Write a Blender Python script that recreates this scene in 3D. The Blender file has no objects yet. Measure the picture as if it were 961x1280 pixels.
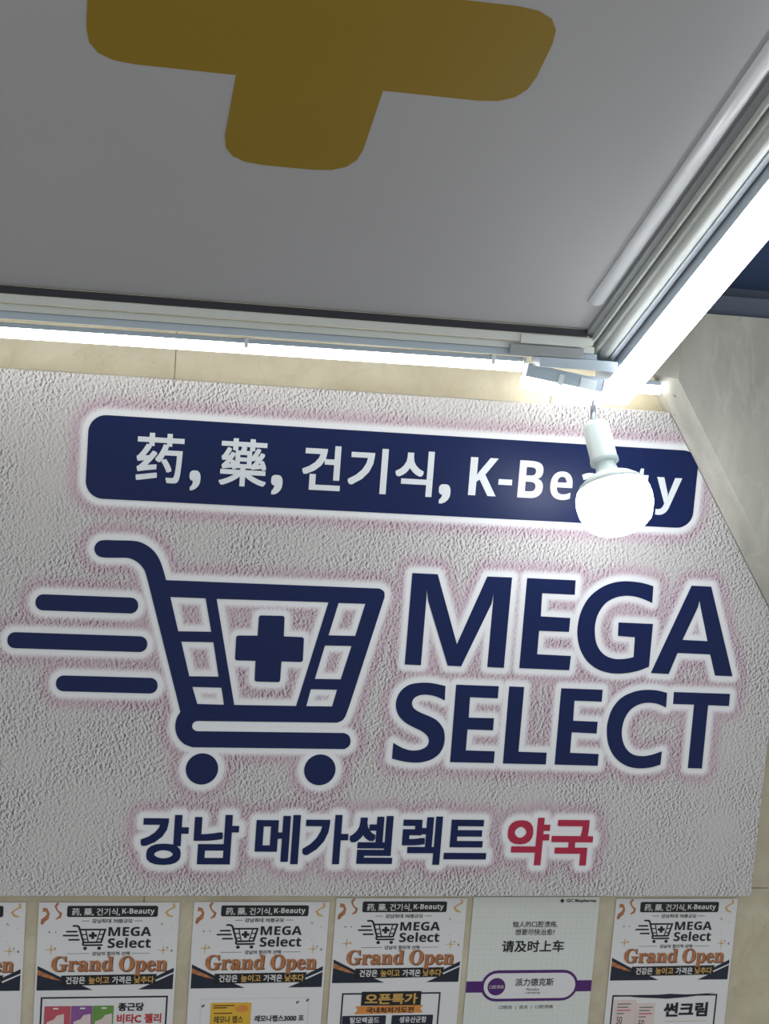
import bpy, bmesh, math, random
from mathutils import Matrix, Vector
from mathutils.kdtree import KDTree

sc = bpy.context.scene
col = sc.collection

# ------------------------------------------------------------------ camera, world, exposure
F = 1900.0                                   # focal length in pixels of a 961 x 1280 frame
M = Matrix(((0.97944284, 0.04962658, 0.19552221),
            (-0.18698665, -0.14029170, 0.97229328),
            (0.07568174, -0.98886573, -0.12812820)))
CAM = Vector((-0.48172, -2.35, 2.48579))
cam_d = bpy.data.cameras.new('camera'); cam = bpy.data.objects.new('camera', cam_d); col.objects.link(cam)
cam_d.sensor_fit = 'VERTICAL'; cam_d.sensor_height = 36.0; cam_d.lens = F / 1280.0 * 36.0
cam_d.clip_start = 0.02
rot = Matrix((M.col[0], -M.col[1], -M.col[2])).transposed()
cam.matrix_world = Matrix.Translation(CAM) @ rot.to_4x4()
sc.camera = cam
world = bpy.data.worlds.new('world'); sc.world = world; world.use_nodes = True
bg = world.node_tree.nodes['Background']
bg.inputs[0].default_value = (0.96, 0.98, 0.97, 1); bg.inputs[1].default_value = 0.54
sc.view_settings.view_transform = 'Standard'; sc.view_settings.look = 'None'
sc.view_settings.exposure = 0.26; sc.view_settings.gamma = 1.0
sc.view_settings.use_curve_mapping = False
E_TUBE, E_BACK, E_BULB = 8.5, 6.0, 16.0       # radiance of the lamps' diffusers

def W(px, py, Y):
    """world point on the wall-parallel plane y = Y that shows at a photo pixel"""
    v = M @ Vector(((px - 480.5) / F, (py - 640.0) / F, 1.0))
    return CAM + v * ((Y - CAM.y) / v.y)

# ------------------------------------------------------------------ materials
def srgb(r, g, b):
    f = lambda c: (c / 12.92) if c <= 0.04045 else ((c + 0.055) / 1.055) ** 2.4
    return (f(r / 255), f(g / 255), f(b / 255), 1)

def mat(name, rgb, rough=0.5, metal=0.0, spec=0.5, emit=0.0, ecol=None, noise=0.0, nscale=40, coat=0.0):
    m = bpy.data.materials.new(name); m.use_nodes = True
    nt = m.node_tree; b = nt.nodes['Principled BSDF']
    c = srgb(*rgb)
    b.inputs['Base Color'].default_value = c
    b.inputs['Roughness'].default_value = rough; b.inputs['Metallic'].default_value = metal
    b.inputs['Specular IOR Level'].default_value = spec
    b.inputs['Coat Weight'].default_value = coat; b.inputs['Coat Roughness'].default_value = 0.08
    if emit:
        b.inputs['Emission Color'].default_value = ecol or (1, 1, 1, 1)
        b.inputs['Emission Strength'].default_value = emit
    if noise:
        tc = nt.nodes.new('ShaderNodeTexCoord'); n = nt.nodes.new('ShaderNodeTexNoise')
        n.inputs['Scale'].default_value = nscale; n.inputs['Detail'].default_value = 4
        nt.links.new(tc.outputs['Object'], n.inputs['Vector'])
        r = nt.nodes.new('ShaderNodeValToRGB')
        r.color_ramp.elements[0].position = 0.3; r.color_ramp.elements[1].position = 0.7
        r.color_ramp.elements[0].color = tuple(x * (1 - noise) for x in c[:3]) + (1,)
        r.color_ramp.elements[1].color = tuple(min(1, x * (1 + noise)) for x in c[:3]) + (1,)
        nt.links.new(n.outputs['Fac'], r.inputs['Fac']); nt.links.new(r.outputs['Color'], b.inputs['Base Color'])
    return m

def marble(name, lo, hi, vein, scale, streak=1.0):
    m = bpy.data.materials.new(name); m.use_nodes = True
    nt = m.node_tree; b = nt.nodes['Principled BSDF']; L = nt.links.new
    tc = nt.nodes.new('ShaderNodeTexCoord'); mp = nt.nodes.new('ShaderNodeMapping')
    mp.inputs['Scale'].default_value = (1, 1, streak)
    L(tc.outputs['Object'], mp.inputs['Vector'])
    n = nt.nodes.new('ShaderNodeTexNoise'); n.inputs['Scale'].default_value = scale; n.inputs['Detail'].default_value = 7
    n.inputs['Roughness'].default_value = 0.62; n.inputs['Distortion'].default_value = 0.5
    L(mp.outputs['Vector'], n.inputs['Vector'])
    r = nt.nodes.new('ShaderNodeValToRGB')
    r.color_ramp.elements[0].position = 0.33; r.color_ramp.elements[0].color = srgb(*lo)
    r.color_ramp.elements[1].position = 0.68; r.color_ramp.elements[1].color = srgb(*hi)
    L(n.outputs['Fac'], r.inputs['Fac'])
    n2 = nt.nodes.new('ShaderNodeTexNoise'); n2.inputs['Scale'].default_value = scale * 0.55; n2.inputs['Detail'].default_value = 5
    n2.inputs['Distortion'].default_value = 1.6
    L(mp.outputs['Vector'], n2.inputs['Vector'])
    r2 = nt.nodes.new('ShaderNodeValToRGB')
    e = r2.color_ramp.elements
    e[0].position = 0.485; e[0].color = (0, 0, 0, 1); e[1].position = 0.515; e[1].color = (0, 0, 0, 1)
    k = e.new(0.5); k.color = (0.22, 0.22, 0.22, 1)
    L(n2.outputs['Fac'], r2.inputs['Fac'])
    mx = nt.nodes.new('ShaderNodeMix'); mx.data_type = 'RGBA'
    L(r2.outputs['Color'], mx.inputs[0]); L(r.outputs['Color'], mx.inputs[6]); mx.inputs[7].default_value = srgb(*vein)
    # small pits
    n3 = nt.nodes.new('ShaderNodeTexNoise'); n3.inputs['Scale'].default_value = scale * 7; n3.inputs['Detail'].default_value = 2
    L(tc.outputs['Object'], n3.inputs['Vector'])
    r3 = nt.nodes.new('ShaderNodeValToRGB')
    r3.color_ramp.elements[0].position = 0.22; r3.color_ramp.elements[0].color = (0.45, 0.43, 0.4, 1)
    r3.color_ramp.elements[1].position = 0.29; r3.color_ramp.elements[1].color = (1, 1, 1, 1)
    L(n3.outputs['Fac'], r3.inputs['Fac'])
    m2 = nt.nodes.new('ShaderNodeMix'); m2.data_type = 'RGBA'; m2.blend_type = 'MULTIPLY'; m2.inputs[0].default_value = 1
    L(mx.outputs[2], m2.inputs[6]); L(r3.outputs['Color'], m2.inputs[7])
    L(m2.outputs[2], b.inputs['Base Color'])
    b.inputs['Roughness'].default_value = 0.38
    bp = nt.nodes.new('ShaderNodeBump'); bp.inputs['Strength'].default_value = 0.12; bp.inputs['Distance'].default_value = 0.002
    L(n3.outputs['Fac'], bp.inputs['Height']); L(bp.outputs['Normal'], b.inputs['Normal'])
    return m

def stucco():
    """printed stucco with a white and pinkish halo that follows the 'halo' distance stored on the face"""
    m = bpy.data.materials.new('stucco_print'); m.use_nodes = True
    nt = m.node_tree; b = nt.nodes['Principled BSDF']; L = nt.links.new
    tc = nt.nodes.new('ShaderNodeTexCoord'); mp = nt.nodes.new('ShaderNodeMapping')
    mp.inputs['Rotation'].default_value = (0, math.radians(25), 0); mp.inputs['Scale'].default_value = (1.15, 1, 0.9)
    L(tc.outputs['Object'], mp.inputs['Vector'])
    def relief(vec):
        n = nt.nodes.new('ShaderNodeTexNoise'); n.inputs['Scale'].default_value = 200; n.inputs['Detail'].default_value = 2.5
        n.inputs['Roughness'].default_value = 0.6; n.inputs['Distortion'].default_value = 0.3
        L(vec, n.inputs['Vector']); return n
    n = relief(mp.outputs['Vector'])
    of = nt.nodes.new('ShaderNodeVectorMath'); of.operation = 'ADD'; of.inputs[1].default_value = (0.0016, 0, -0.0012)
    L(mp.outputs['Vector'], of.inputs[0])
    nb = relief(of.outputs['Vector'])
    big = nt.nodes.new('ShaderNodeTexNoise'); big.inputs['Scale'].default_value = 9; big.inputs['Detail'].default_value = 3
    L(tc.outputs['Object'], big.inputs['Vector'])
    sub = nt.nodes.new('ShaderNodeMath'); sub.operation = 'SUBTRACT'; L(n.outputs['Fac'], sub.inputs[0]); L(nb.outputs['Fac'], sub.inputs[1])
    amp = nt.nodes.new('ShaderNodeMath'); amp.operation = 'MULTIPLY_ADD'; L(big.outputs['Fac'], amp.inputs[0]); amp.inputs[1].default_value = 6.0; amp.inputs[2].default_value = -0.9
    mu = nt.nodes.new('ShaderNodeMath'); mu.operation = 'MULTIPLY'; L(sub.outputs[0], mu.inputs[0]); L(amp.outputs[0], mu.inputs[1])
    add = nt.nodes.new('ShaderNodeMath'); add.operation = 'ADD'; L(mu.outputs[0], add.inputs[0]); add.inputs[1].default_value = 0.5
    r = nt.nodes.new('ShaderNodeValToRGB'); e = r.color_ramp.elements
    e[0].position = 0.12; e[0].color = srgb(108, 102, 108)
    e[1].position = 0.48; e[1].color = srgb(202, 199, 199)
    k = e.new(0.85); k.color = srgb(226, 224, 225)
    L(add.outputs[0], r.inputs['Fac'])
    at = nt.nodes.new('ShaderNodeAttribute'); at.attribute_name = 'halo'
    def ramp(stops):
        q = nt.nodes.new('ShaderNodeValToRGB'); el = q.color_ramp.elements
        el[0].position, v0 = stops[0]; el[0].color = (v0, v0, v0, 1)
        el[1].position, v1 = stops[-1]; el[1].color = (v1, v1, v1, 1)
        for p, v in stops[1:-1]:
            x = el.new(p); x.color = (v, v, v, 1)
        q.color_ramp.interpolation = 'EASE'
        L(at.outputs['Fac'], q.inputs['Fac']); return q
    pink = ramp([(0.0, 0.66), (0.38, 0.66), (0.82, 0.0)])
    white = ramp([(0.0, 1.0), (0.12, 1.0), (0.37, 0.0)])
    mxp = nt.nodes.new('ShaderNodeMix'); mxp.data_type = 'RGBA'; mxp.blend_type = 'MULTIPLY'
    L(pink.outputs['Color'], mxp.inputs[0]); L(r.outputs['Color'], mxp.inputs[6]); mxp.inputs[7].default_value = (0.90, 0.66, 0.82, 1)
    mxw = nt.nodes.new('ShaderNodeMix'); mxw.data_type = 'RGBA'
    L(white.outputs['Color'], mxw.inputs[0]); L(mxp.outputs[2], mxw.inputs[6]); mxw.inputs[7].default_value = srgb(236, 238, 242)
    L(mxw.outputs[2], b.inputs['Base Color'])
    b.inputs['Roughness'].default_value = 0.42; b.inputs['Specular IOR Level'].default_value = 0.35
    inv = nt.nodes.new('ShaderNodeMath'); inv.operation = 'SUBTRACT'; inv.inputs[0].default_value = 1.0
    L(white.outputs['Color'], inv.inputs[1])
    bp = nt.nodes.new('ShaderNodeBump'); bp.inputs['Distance'].default_value = 0.004
    sm = nt.nodes.new('ShaderNodeMath'); sm.operation = 'MULTIPLY'; sm.inputs[1].default_value = 0.20
    L(inv.outputs[0], sm.inputs[0]); L(sm.outputs[0], bp.inputs['Strength'])
    L(n.outputs['Fac'], bp.inputs['Height']); L(bp.outputs['Normal'], b.inputs['Normal'])
    return m

MT = dict(
    stucco=stucco(),
    board=mat('board_edge', (205, 205, 200), 0.5),
    navy=mat('navy_print', (3, 27, 79), 0.42, spec=0.3, noise=0.03),
    white=mat('white_print', (226, 232, 238), 0.4),
    red=mat('crimson_print', (176, 24, 66), 0.4),
    wall=marble('cream_marble', (184, 175, 150), (212, 204, 182), (176, 162, 132), 9.0),
    pier=marble('grey_marble', (166, 165, 156), (202, 200, 190), (214, 212, 204), 10.0, 0.35),
    grout=mat('grout', (206, 198, 176), 0.9, noise=0.1),
    dark=mat('dark_blue_paint', (62, 84, 124), 0.7, noise=0.08, nscale=6),
    beam=mat('grey_blue_paint', (96, 106, 126), 0.6, noise=0.1, nscale=8),
    floor=mat('floor_stone', (112, 108, 104), 0.5, noise=0.08, nscale=8),
    panel=mat('white_acrylic', (178, 178, 181), 0.6, spec=0.5, noise=0.012, nscale=5),
    yellow=mat('yellow_film', (146, 118, 14), 0.6, spec=0.5, noise=0.02, nscale=5),
    black=mat('black_gasket', (22, 26, 38), 0.5, noise=0.05),
    alu=mat('white_aluminium', (205, 210, 206), 0.42, noise=0.02),
    alu2=mat('grey_aluminium', (150, 155, 158), 0.45, noise=0.03),
    alu3=mat('pale_blue_plastic', (178, 192, 204), 0.35, noise=0.02),
    alu4=mat('steel_blue_plastic', (184, 194, 204), 0.4, noise=0.02),
    refl_strip=mat('reflection_white', (235, 238, 242), 0.3, noise=0.01),
    tube=mat('tube_glow', (250, 252, 255), 0.4, emit=E_TUBE, ecol=(0.95, 0.98, 1.0, 1)),
    tube2=mat('tube_glow_warm', (255, 252, 245), 0.4, emit=E_BACK, ecol=(1.0, 0.985, 0.93, 1)),
    bulb=mat('bulb_glow', (250, 252, 255), 0.4, emit=E_BULB, ecol=(0.96, 0.985, 1.0, 1)),
    ceramic=mat('white_ceramic', (214, 226, 226), 0.35, noise=0.01),
    chrome=mat('steel', (190, 196, 205), 0.25, metal=0.9, noise=0.02),
    clip=mat('clear_plastic', (225, 233, 238), 0.12, spec=0.8, noise=0.01),
    paper=mat('paper', (226, 226, 229), 0.55, noise=0.008, nscale=20),
    paper_g=mat('pale_green_paper', (220, 225, 222), 0.5, noise=0.008, nscale=20),
    ink=mat('black_ink', (22, 24, 30), 0.5, noise=0.02),
    inkg=mat('grey_ink', (88, 88, 92), 0.5, noise=0.02),
    copper=mat('copper_ink', (178, 116, 74), 0.45, noise=0.3, nscale=120),
    copper_d=mat('dark_copper_ink', (96, 52, 26), 0.5, noise=0.05),
    gold=mat('gold_ink', (206, 166, 92), 0.45, noise=0.12, nscale=150),
    wedge=mat('deep_navy_ink', (24, 34, 54), 0.5, noise=0.05),
    purple=mat('purple_ink', (78, 30, 110), 0.45, noise=0.03),
    grid=mat('grid_ink', (202, 210, 206), 0.5, noise=0.02),
    pouch_r=mat('red_pouch_ink', (190, 84, 100), 0.4, noise=0.05),
    pouch_p=mat('purple_pouch_ink', (136, 84, 152), 0.4, noise=0.05),
    pouch_g=mat('green_pouch_ink', (104, 150, 70), 0.4, noise=0.05),
    yel=mat('yellow_pack_ink', (222, 178, 60), 0.4, noise=0.05),
    pinkp=mat('pale_pink_ink', (220, 204, 202), 0.5, noise=0.03),
    redink=mat('red_ink', (190, 44, 50), 0.5, noise=0.03),
    orange=mat('orange_ink', (214, 140, 66), 0.5, noise=0.08, nscale=100),
)

# ------------------------------------------------------------------ helpers
def tag(o, label=None, cat=None, group=None, kind=None):
    if label: o['label'] = label
    if cat: o['category'] = cat
    if group: o['group'] = group
    if kind: o['kind'] = kind
    return o

def empty(name, loc=(0, 0, 0)):
    o = bpy.data.objects.new(name, None); o.empty_display_size = 0.05
    col.objects.link(o); o.location = loc; return o

def link(name, me, material, parent=None):
    o = bpy.data.objects.new(name, me); col.objects.link(o)
    if material and not me.materials: me.materials.append(material)
    if parent: o.parent = parent
    return o

def mesh(name, verts, faces, material, parent=None, smooth=False):
    me = bpy.data.meshes.new(name); me.from_pydata([tuple(v) for v in verts], [], faces); me.update()
    bm = bmesh.new(); bm.from_mesh(me); bmesh.ops.recalc_face_normals(bm, faces=bm.faces); bm.to_mesh(me); bm.free()
    if smooth:
        for p in me.polygons: p.use_smooth = True
    return link(name, me, material, parent)

def box(name, lo, hi, material, parent=None, bevel=0.0):
    bm = bmesh.new(); bmesh.ops.create_cube(bm, size=1)
    for v in bm.verts:
        v.co = Vector([lo[i] if v.co[i] < 0 else hi[i] for i in range(3)])
    if bevel: bmesh.ops.bevel(bm, geom=bm.edges[:], offset=bevel, segments=2, affect='EDGES', profile=0.7)
    me = bpy.data.meshes.new(name); bm.to_mesh(me); bm.free()
    return link(name, me, material, parent)

def prism(name, pts, a, b, fn, material, parent=None, smooth=False):
    """extrude the 2-D outline pts from a to b; fn(p, q, s) -> world/local point"""
    n = len(pts)
    v = [fn(p[0], p[1], a) for p in pts] + [fn(p[0], p[1], b) for p in pts]
    f = [tuple(range(n)), tuple(range(2 * n - 1, n - 1, -1))] + [(i, (i + 1) % n, n + (i + 1) % n, n + i) for i in range(n)]
    o = mesh(name, v, f, material, parent)
    if smooth:
        for p in o.data.polygons[2:]: p.use_smooth = True
    return o

def lathe(name, prof, mtx, material, parent=None, seg=40):
    v, f = [], []
    for (r, z) in prof:
        for k in range(seg):
            a = 2 * math.pi * k / seg; v.append(mtx @ Vector((r * math.cos(a), r * math.sin(a), z)))
    for i in range(len(prof) - 1):
        for k in range(seg):
            f.append((i * seg + k, i * seg + (k + 1) % seg, (i + 1) * seg + (k + 1) % seg, (i + 1) * seg + k))
    f.append(tuple(range(seg))); f.append(tuple(range(len(prof) * seg - 1, (len(prof) - 1) * seg - 1, -1)))
    return mesh(name, v, f, material, parent, True)

def smooth_loop(pts, sub=5):
    """closed outline: points with a third value 1 are corners, runs of plain points become Catmull-Rom curves"""
    n = len(pts); out = []
    P = [Vector((p[0], p[1])) for p in pts]; C = [len(p) > 2 and p[2] for p in pts]
    for i in range(n):
        p1, p2 = P[i], P[(i + 1) % n]
        if C[i] and C[(i + 1) % n]:
            out.append(p1); continue
        p0 = P[i - 1] if not C[i] else p1 - (p2 - p1) * 0.6
        p3 = P[(i + 2) % n] if not C[(i + 1) % n] else p2 + (p2 - p1) * 0.6
        for k in range(sub):
            t = k / sub
            out.append(0.5 * ((2 * p1) + (p2 - p0) * t + (2 * p0 - 5 * p1 + 4 * p2 - p3) * t * t + (3 * p1 - p0 - 3 * p2 + p3) * t ** 3))
    return [(q.x, q.y) for q in out]

def flat(name, loops, y, thick, material, parent=None):
    """filled outline (with holes) in the x-z plane, front at y, thickness behind it"""
    cu = bpy.data.curves.new(name, 'CURVE'); cu.dimensions = '2D'; cu.fill_mode = 'BOTH'; cu.extrude = 0.5
    for lp in loops:
        s = cu.splines.new('POLY'); s.points.add(len(lp) - 1); s.use_cyclic_u = True
        for i, (x, z) in enumerate(lp): s.points[i].co = (x, z, 0, 1)
    return _to_mesh(name, cu, lambda c: Vector((c.x, y + thick * (0.5 - c.z), c.y)), material, parent)

def _to_mesh(name, cu, fn, material, parent):
    o = bpy.data.objects.new(name + '_tmp', cu); col.objects.link(o)
    dg = bpy.context.evaluated_depsgraph_get(); me = bpy.data.meshes.new_from_object(o.evaluated_get(dg))
    bpy.data.objects.remove(o); bpy.data.curves.remove(cu)
    me.materials.clear(); me.name = name
    for v in me.vertices: v.co = fn(v.co)
    me.update()
    return link(name, me, material, parent)

_gl = {}
def glyph(text, bold):
    """flat mesh of a text in the built-in font, made heavier by overlaying shifted copies of its outline"""
    if (text, bold) not in _gl:
        cu = bpy.data.curves.new('text', 'FONT'); cu.body = text; cu.size = 1.0; cu.resolution_u = 4
        cu.fill_mode = 'FRONT'
        o = bpy.data.objects.new('text', cu); col.objects.link(o)
        dg = bpy.context.evaluated_depsgraph_get(); me = bpy.data.meshes.new_from_object(o.evaluated_get(dg))
        bpy.data.objects.remove(o); bpy.data.curves.remove(cu)
        vs = [v.co.copy() for v in me.vertices]; fs = [tuple(p.vertices) for p in me.polygons]
        bpy.data.meshes.remove(me)
        if bold:
            V0, F0 = [], []
            for i, (dx, dy) in enumerate(((-1, -1), (1, 1), (-1, 1), (1, -1), (0, -1), (0, 1), (-1, 0), (1, 0))):
                n = len(V0); d = Vector((dx * bold * 0.92, dy * bold * 0.92, i * 2e-5))
                V0 += [v + d for v in vs]; F0 += [tuple(n + q for q in f) for f in fs]
            vs, fs = V0, F0
        xs = [v.x for v in vs]; ys = [v.y for v in vs]
        _gl[(text, bold)] = (vs, fs, min(xs), max(xs), min(ys), max(ys))
    return _gl[(text, bold)]

def text(name, s, x0, x1, z0, z1, y, material, parent, bold=0.0, thick=0.0004, shear=0.0):
    vs, fs, a, b, c, d = glyph(s, bold)
    out = []
    for v in vs:
        u = (v.x - a) / (b - a); w = (v.y - c) / (d - c)
        out.append((x0 + u * (x1 - x0) + shear * w * (z1 - z0), y - v.z, z0 + w * (z1 - z0)))
    me = bpy.data.meshes.new(name); me.from_pydata(out, [], fs); me.update()
    return link(name, me, material, parent)

def bold_sans(s):
    o = ''
    for ch in s:
        if 'A' <= ch <= 'Z': o += chr(0x1D5D4 + ord(ch) - 65)
        elif 'a' <= ch <= 'z': o += chr(0x1D5EE + ord(ch) - 97)
        else: o += ch
    return o
def bold_serif(s):
    o = ''
    for ch in s:
        if 'A' <= ch <= 'Z': o += chr(0x1D400 + ord(ch) - 65)
        elif 'a' <= ch <= 'z': o += chr(0x1D41A + ord(ch) - 97)
        else: o += ch
    return o

# ------------------------------------------------------------------ the setting
fl = box('floor', (-2.6, -3.6, -0.05), (2.4, 0.0, 0.0), MT['floor']); tag(fl, 'grey stone floor in front of the wall', 'floor', kind='structure')  # out of view, added for light bounce
ZT = 2.526                                                    # top of the stone cladding
wb = box('wall_back', (-2.6, 0.004, 0.0), (2.4, 0.12, ZT), MT['grout'])
tag(wb, 'cream marble tiled wall behind the sign and posters', 'wall', kind='structure')
TW, TH, GX, GZ = 0.60, 0.80, -0.352, 1.5524
slab_me = None
for i in range(-4, 5):
    for j in range(-2, 2):
        x0, x1 = GX + i * TW, GX + (i + 1) * TW; z0, z1 = GZ + j * TH, min(GZ + (j + 1) * TH, ZT)
        x0, x1 = max(x0, -2.6), min(x1, 2.4); z0 = max(z0, 0.0)
        if x1 - x0 < 0.02 or z1 - z0 < 0.02: continue
        box('marble_slab', (x0 + 0.0008, 0.0, z0 + 0.0008), (x1 - 0.0008, 0.004, z1 - 0.0008), MT['wall'], wb)
# cap course above the joint row is cut short at the beam
bmx = box('wall_upper', (-2.6, -0.02, ZT), (2.4, 0.12, ZT + 0.045), MT['beam']); tag(bmx, 'grey blue ledge above the marble cladding', 'ledge', kind='structure')
up = box('wall_top', (-2.6, 0.03, ZT + 0.045), (2.4, 0.12, 3.4), MT['dark']); tag(up, 'dark blue upper wall', 'wall', kind='structure')
ce = box('ceiling', (-2.6, -1.5, 3.4), (2.4, 0.12, 3.45), MT['dark']); tag(ce, 'dark blue ceiling', 'ceiling', kind='structure')  # out of view, cut short so world light reaches the wall

# marble pier with a raking left side that stands proud of the wall
SIGN_Y = -0.03
PIER_Y = -0.085
a_, b_ = W(836, 512, SIGN_Y), W(935, 708, SIGN_Y)
slope = (b_.x - a_.x) / (b_.z - a_.z)
def rake(z): return a_.x + (z - a_.z) * slope
pr = empty('wall_right', (0.6, 0, 0)); tag(pr, 'grey marble pier with a raking left edge beside the sign', 'pier', kind='structure')
zt2 = W(920, 395, PIER_Y).z; zk = 2.425
CH = 0.021 * math.hypot(1, slope)                         # chamfer width along x
ptsA = [(rake(1.2), 1.2), (1.6, 1.2), (1.6, zt2), (rake(zk), zt2), (rake(zk), zk)]
ptsB = [(rake(1.2) + CH, 1.2), (1.6, 1.2), (1.6, zt2), (rake(zk) + CH, zt2), (rake(zk) + CH, zk - 0.004)]
n_ = len(ptsA)
vv = [(x - 0.6, 0.0, z) for x, z in ptsA] + [(x - 0.6, SIGN_Y - 0.004, z) for x, z in ptsA] + [(x - 0.6, PIER_Y + 0.0025, z) for x, z in ptsB]
ff = [tuple(range(n_)), tuple(range(3 * n_ - 1, 2 * n_ - 1, -1))] + [(r * n_ + i, r * n_ + (i + 1) % n_, (r + 1) * n_ + (i + 1) % n_, (r + 1) * n_ + i) for r in (0, 1) for i in range(n_)]
mesh('marble_edge', vv, ff, MT['pier'], pr)
prism('marble_front', [(x, z) for x, z in ptsB], PIER_Y, PIER_Y + 0.0025, lambda p, q, s: Vector((p - 0.6, s, q)), MT['pier'], pr)
box('lintel', (rake(zk) + 0.004 - 0.6, -0.07, zt2 + 0.0005), (1.0, -0.021, zt2 + 0.03), MT['beam'], pr)

# ------------------------------------------------------------------ the sign board
SX0, SX1, SZ0, SZ1 = -0.69, 0.673, 1.55, 2.365
sign = empty('sign_board', (0, 0, SZ0))
tag(sign, 'large stucco print sign board with navy shopping cart emblem and MEGA SELECT lettering', 'sign')
OUT = []                                          # outline samples that carry the halo
def local(lp): return [(x, z - SZ0) for x, z in lp]
def dense(lp):
    for i in range(len(lp)):
        p, q = Vector(lp[i]), Vector(lp[(i + 1) % len(lp)])
        k = max(1, int((q - p).length / 0.002))
        for j in range(k): OUT.append(p.lerp(q, j / k))
LAY = SIGN_Y - 0.0008
def px_loop(pts, ox, oy, s, sub=5):
    """photo crop coordinates -> sign-plane outline"""
    r = []
    for p in pts:
        w = W(ox + p[0] / s, oy + p[1] / s, SIGN_Y); r.append((w.x, w.z) + tuple(p[2:]))
    return smooth_loop(r, sub)
def cn(pts): return [(x, y, 1) for x, y in pts]   # all corners
def piece(name, loops, material, halo=True, y=LAY, thick=0.0008, parent=None):
    if halo:
        for lp in loops: dense(lp)
    return flat(name, [local(lp) for lp in loops], y, thick, material, parent or sign)
def rrect(x0, x1, z0, z1, r, n=8):
    o = []
    for cx, cz, a0 in ((x1 - r, z1 - r, 0), (x0 + r, z1 - r, 90), (x0 + r, z0 + r, 180), (x1 - r, z0 + r, 270)):
        for k in range(n + 1):
            a = math.radians(a0 + 90 * k / n); o.append((cx + r * math.cos(a), cz + r * math.sin(a)))
    return o

# banner with its characters
BX0, BX1, BZ0, BZ1 = -0.477, 0.4975, 2.1785, 2.3055
banner = piece('banner', [rrect(BX0, BX1, BZ0, BZ1, 0.0265)], MT['navy'])
def fit(px0, px1, py0, py1, slant=0.085, slope_=0.056):
    """bounding box of an upright character from its (slightly skewed) box in the photo"""
    w, h = px1 - px0, py1 - py0
    for _ in range(3): w, h = (px1 - px0) - slant * h, (py1 - py0) - slope_ * w
    cx, cy = (px0 + px1) / 2, (py0 + py1) / 2
    c = W(cx, cy, SIGN_Y); l = W(cx - w / 2, cy, SIGN_Y); r = W(cx + w / 2, cy, SIGN_Y)
    t = W(cx, cy - h / 2, SIGN_Y); b = W(cx, cy + h / 2, SIGN_Y)
    return l.x, r.x, b.z - SZ0, t.z - SZ0
def chars(rows, ox, oy, s, material, parent, bold, y, name='character', halo=False, **kw):
    for row in rows:
        ch, x0, x1, y0, y1 = row
        bb = fit(ox + x0 / s, ox + x1 / s, oy + y0 / s, oy + y1 / s, **kw)
        b = bold * 0.8 if ch in ',-' else bold
        o = text(name, ch, *bb, y, material, parent, b)
        if halo: halo_mesh(o)
def halo_mesh(o):
    me = o.data; use = {}
    for p in me.polygons:
        if abs(p.normal.y) < 0.5: continue
        if p.normal.y > 0: continue
        for e in p.edge_keys: use[e] = use.get(e, 0) + 1
    for (i, j), k in use.items():
        if k != 1: continue
        p, q = me.vertices[i].co, me.vertices[j].co
        p, q = Vector((p.x, p.z + SZ0)), Vector((q.x, q.z + SZ0))
        n = max(1, int((q - p).length / 0.002))
        for t in range(n + 1): OUT.append(p.lerp(q, t / n))
LB = LAY - 0.0005
chars([('\u836f', 288, 525, 147, 388), (',', 537, 597, 323, 420), ('\u85e5', 672, 910, 172, 405)], 90, 500, 3.696, MT['white'], banner, 0.017, LB)
chars([(',', -9, 50, 270, 365), ('\uac74', 133, 325, 130, 348), ('\uae30', 345, 538, 142, 362), ('\uc2dd', 562, 750, 155, 375), (',', 765, 825, 313, 407)], 340, 520, 3.696, MT['white'], banner, 0.024, LB, slant=0.06)
bs = bold_sans
chars([(bs('K'), 43, 160, 123, 272), ('-', 157, 210, 206, 230), (bs('B'), 228, 333, 135, 280), (bs('e'), 348, 440, 175, 287),
       (bs('a'), 455, 540, 181, 294), (bs('u'), 562, 650, 188, 300), (bs('t'), 664, 724, 165, 306), (bs('y'), 740, 847, 198, 345)], 570, 530, 3.003, MT['white'], banner, 0.0, LB)

# MEGA / SELECT, traced letter by letter
S1 = 4.178
def letter(loops, ox, oy, s): piece('letter', [px_loop(l, ox, oy, s) for l in loops], MT['navy'])
letter([cn([(106, 68), (238, 74), (338, 440), (497, 86), (626, 91), (583, 563), (497, 558), (526, 230), (530, 170), (519, 228), (360, 555), (290, 551), (188, 212), (181, 150), (178, 212), (150, 549), (66, 545)])], 490, 700, S1)
letter([cn([(705, 94), (958, 106), (953, 181), (783, 173), (776, 294), (930, 303), (923, 375), (767, 369), (757, 492), (933, 501), (924, 575), (664, 564)])], 490, 700, S1)
letter([[(486, 95, 1), (480, 182, 1), (430, 160), (380, 147), (330, 145), (280, 157), (235, 185), (200, 235), (183, 290), (181, 345), (190, 395), (212, 435), (245, 462), (290, 475), (340, 474), (383, 465, 1), (390, 361, 1), (301, 354, 1), (305, 284, 1), (484, 292, 1), (463, 515, 1), (410, 535), (355, 547), (300, 551), (245, 545), (190, 525), (140, 485), (105, 425), (90, 355), (93, 290), (112, 220), (150, 155), (205, 108), (265, 80), (330, 69), (400, 73), (450, 83)]], 700, 710, S1)
letter([cn([(686, 92), (788, 97), (899, 565), (808, 561), (783, 451), (612, 443), (566, 553), (473, 548)]), cn([(727, 168), (718, 205), (638, 375), (769, 382), (733, 205)])], 700, 710, S1)
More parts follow.
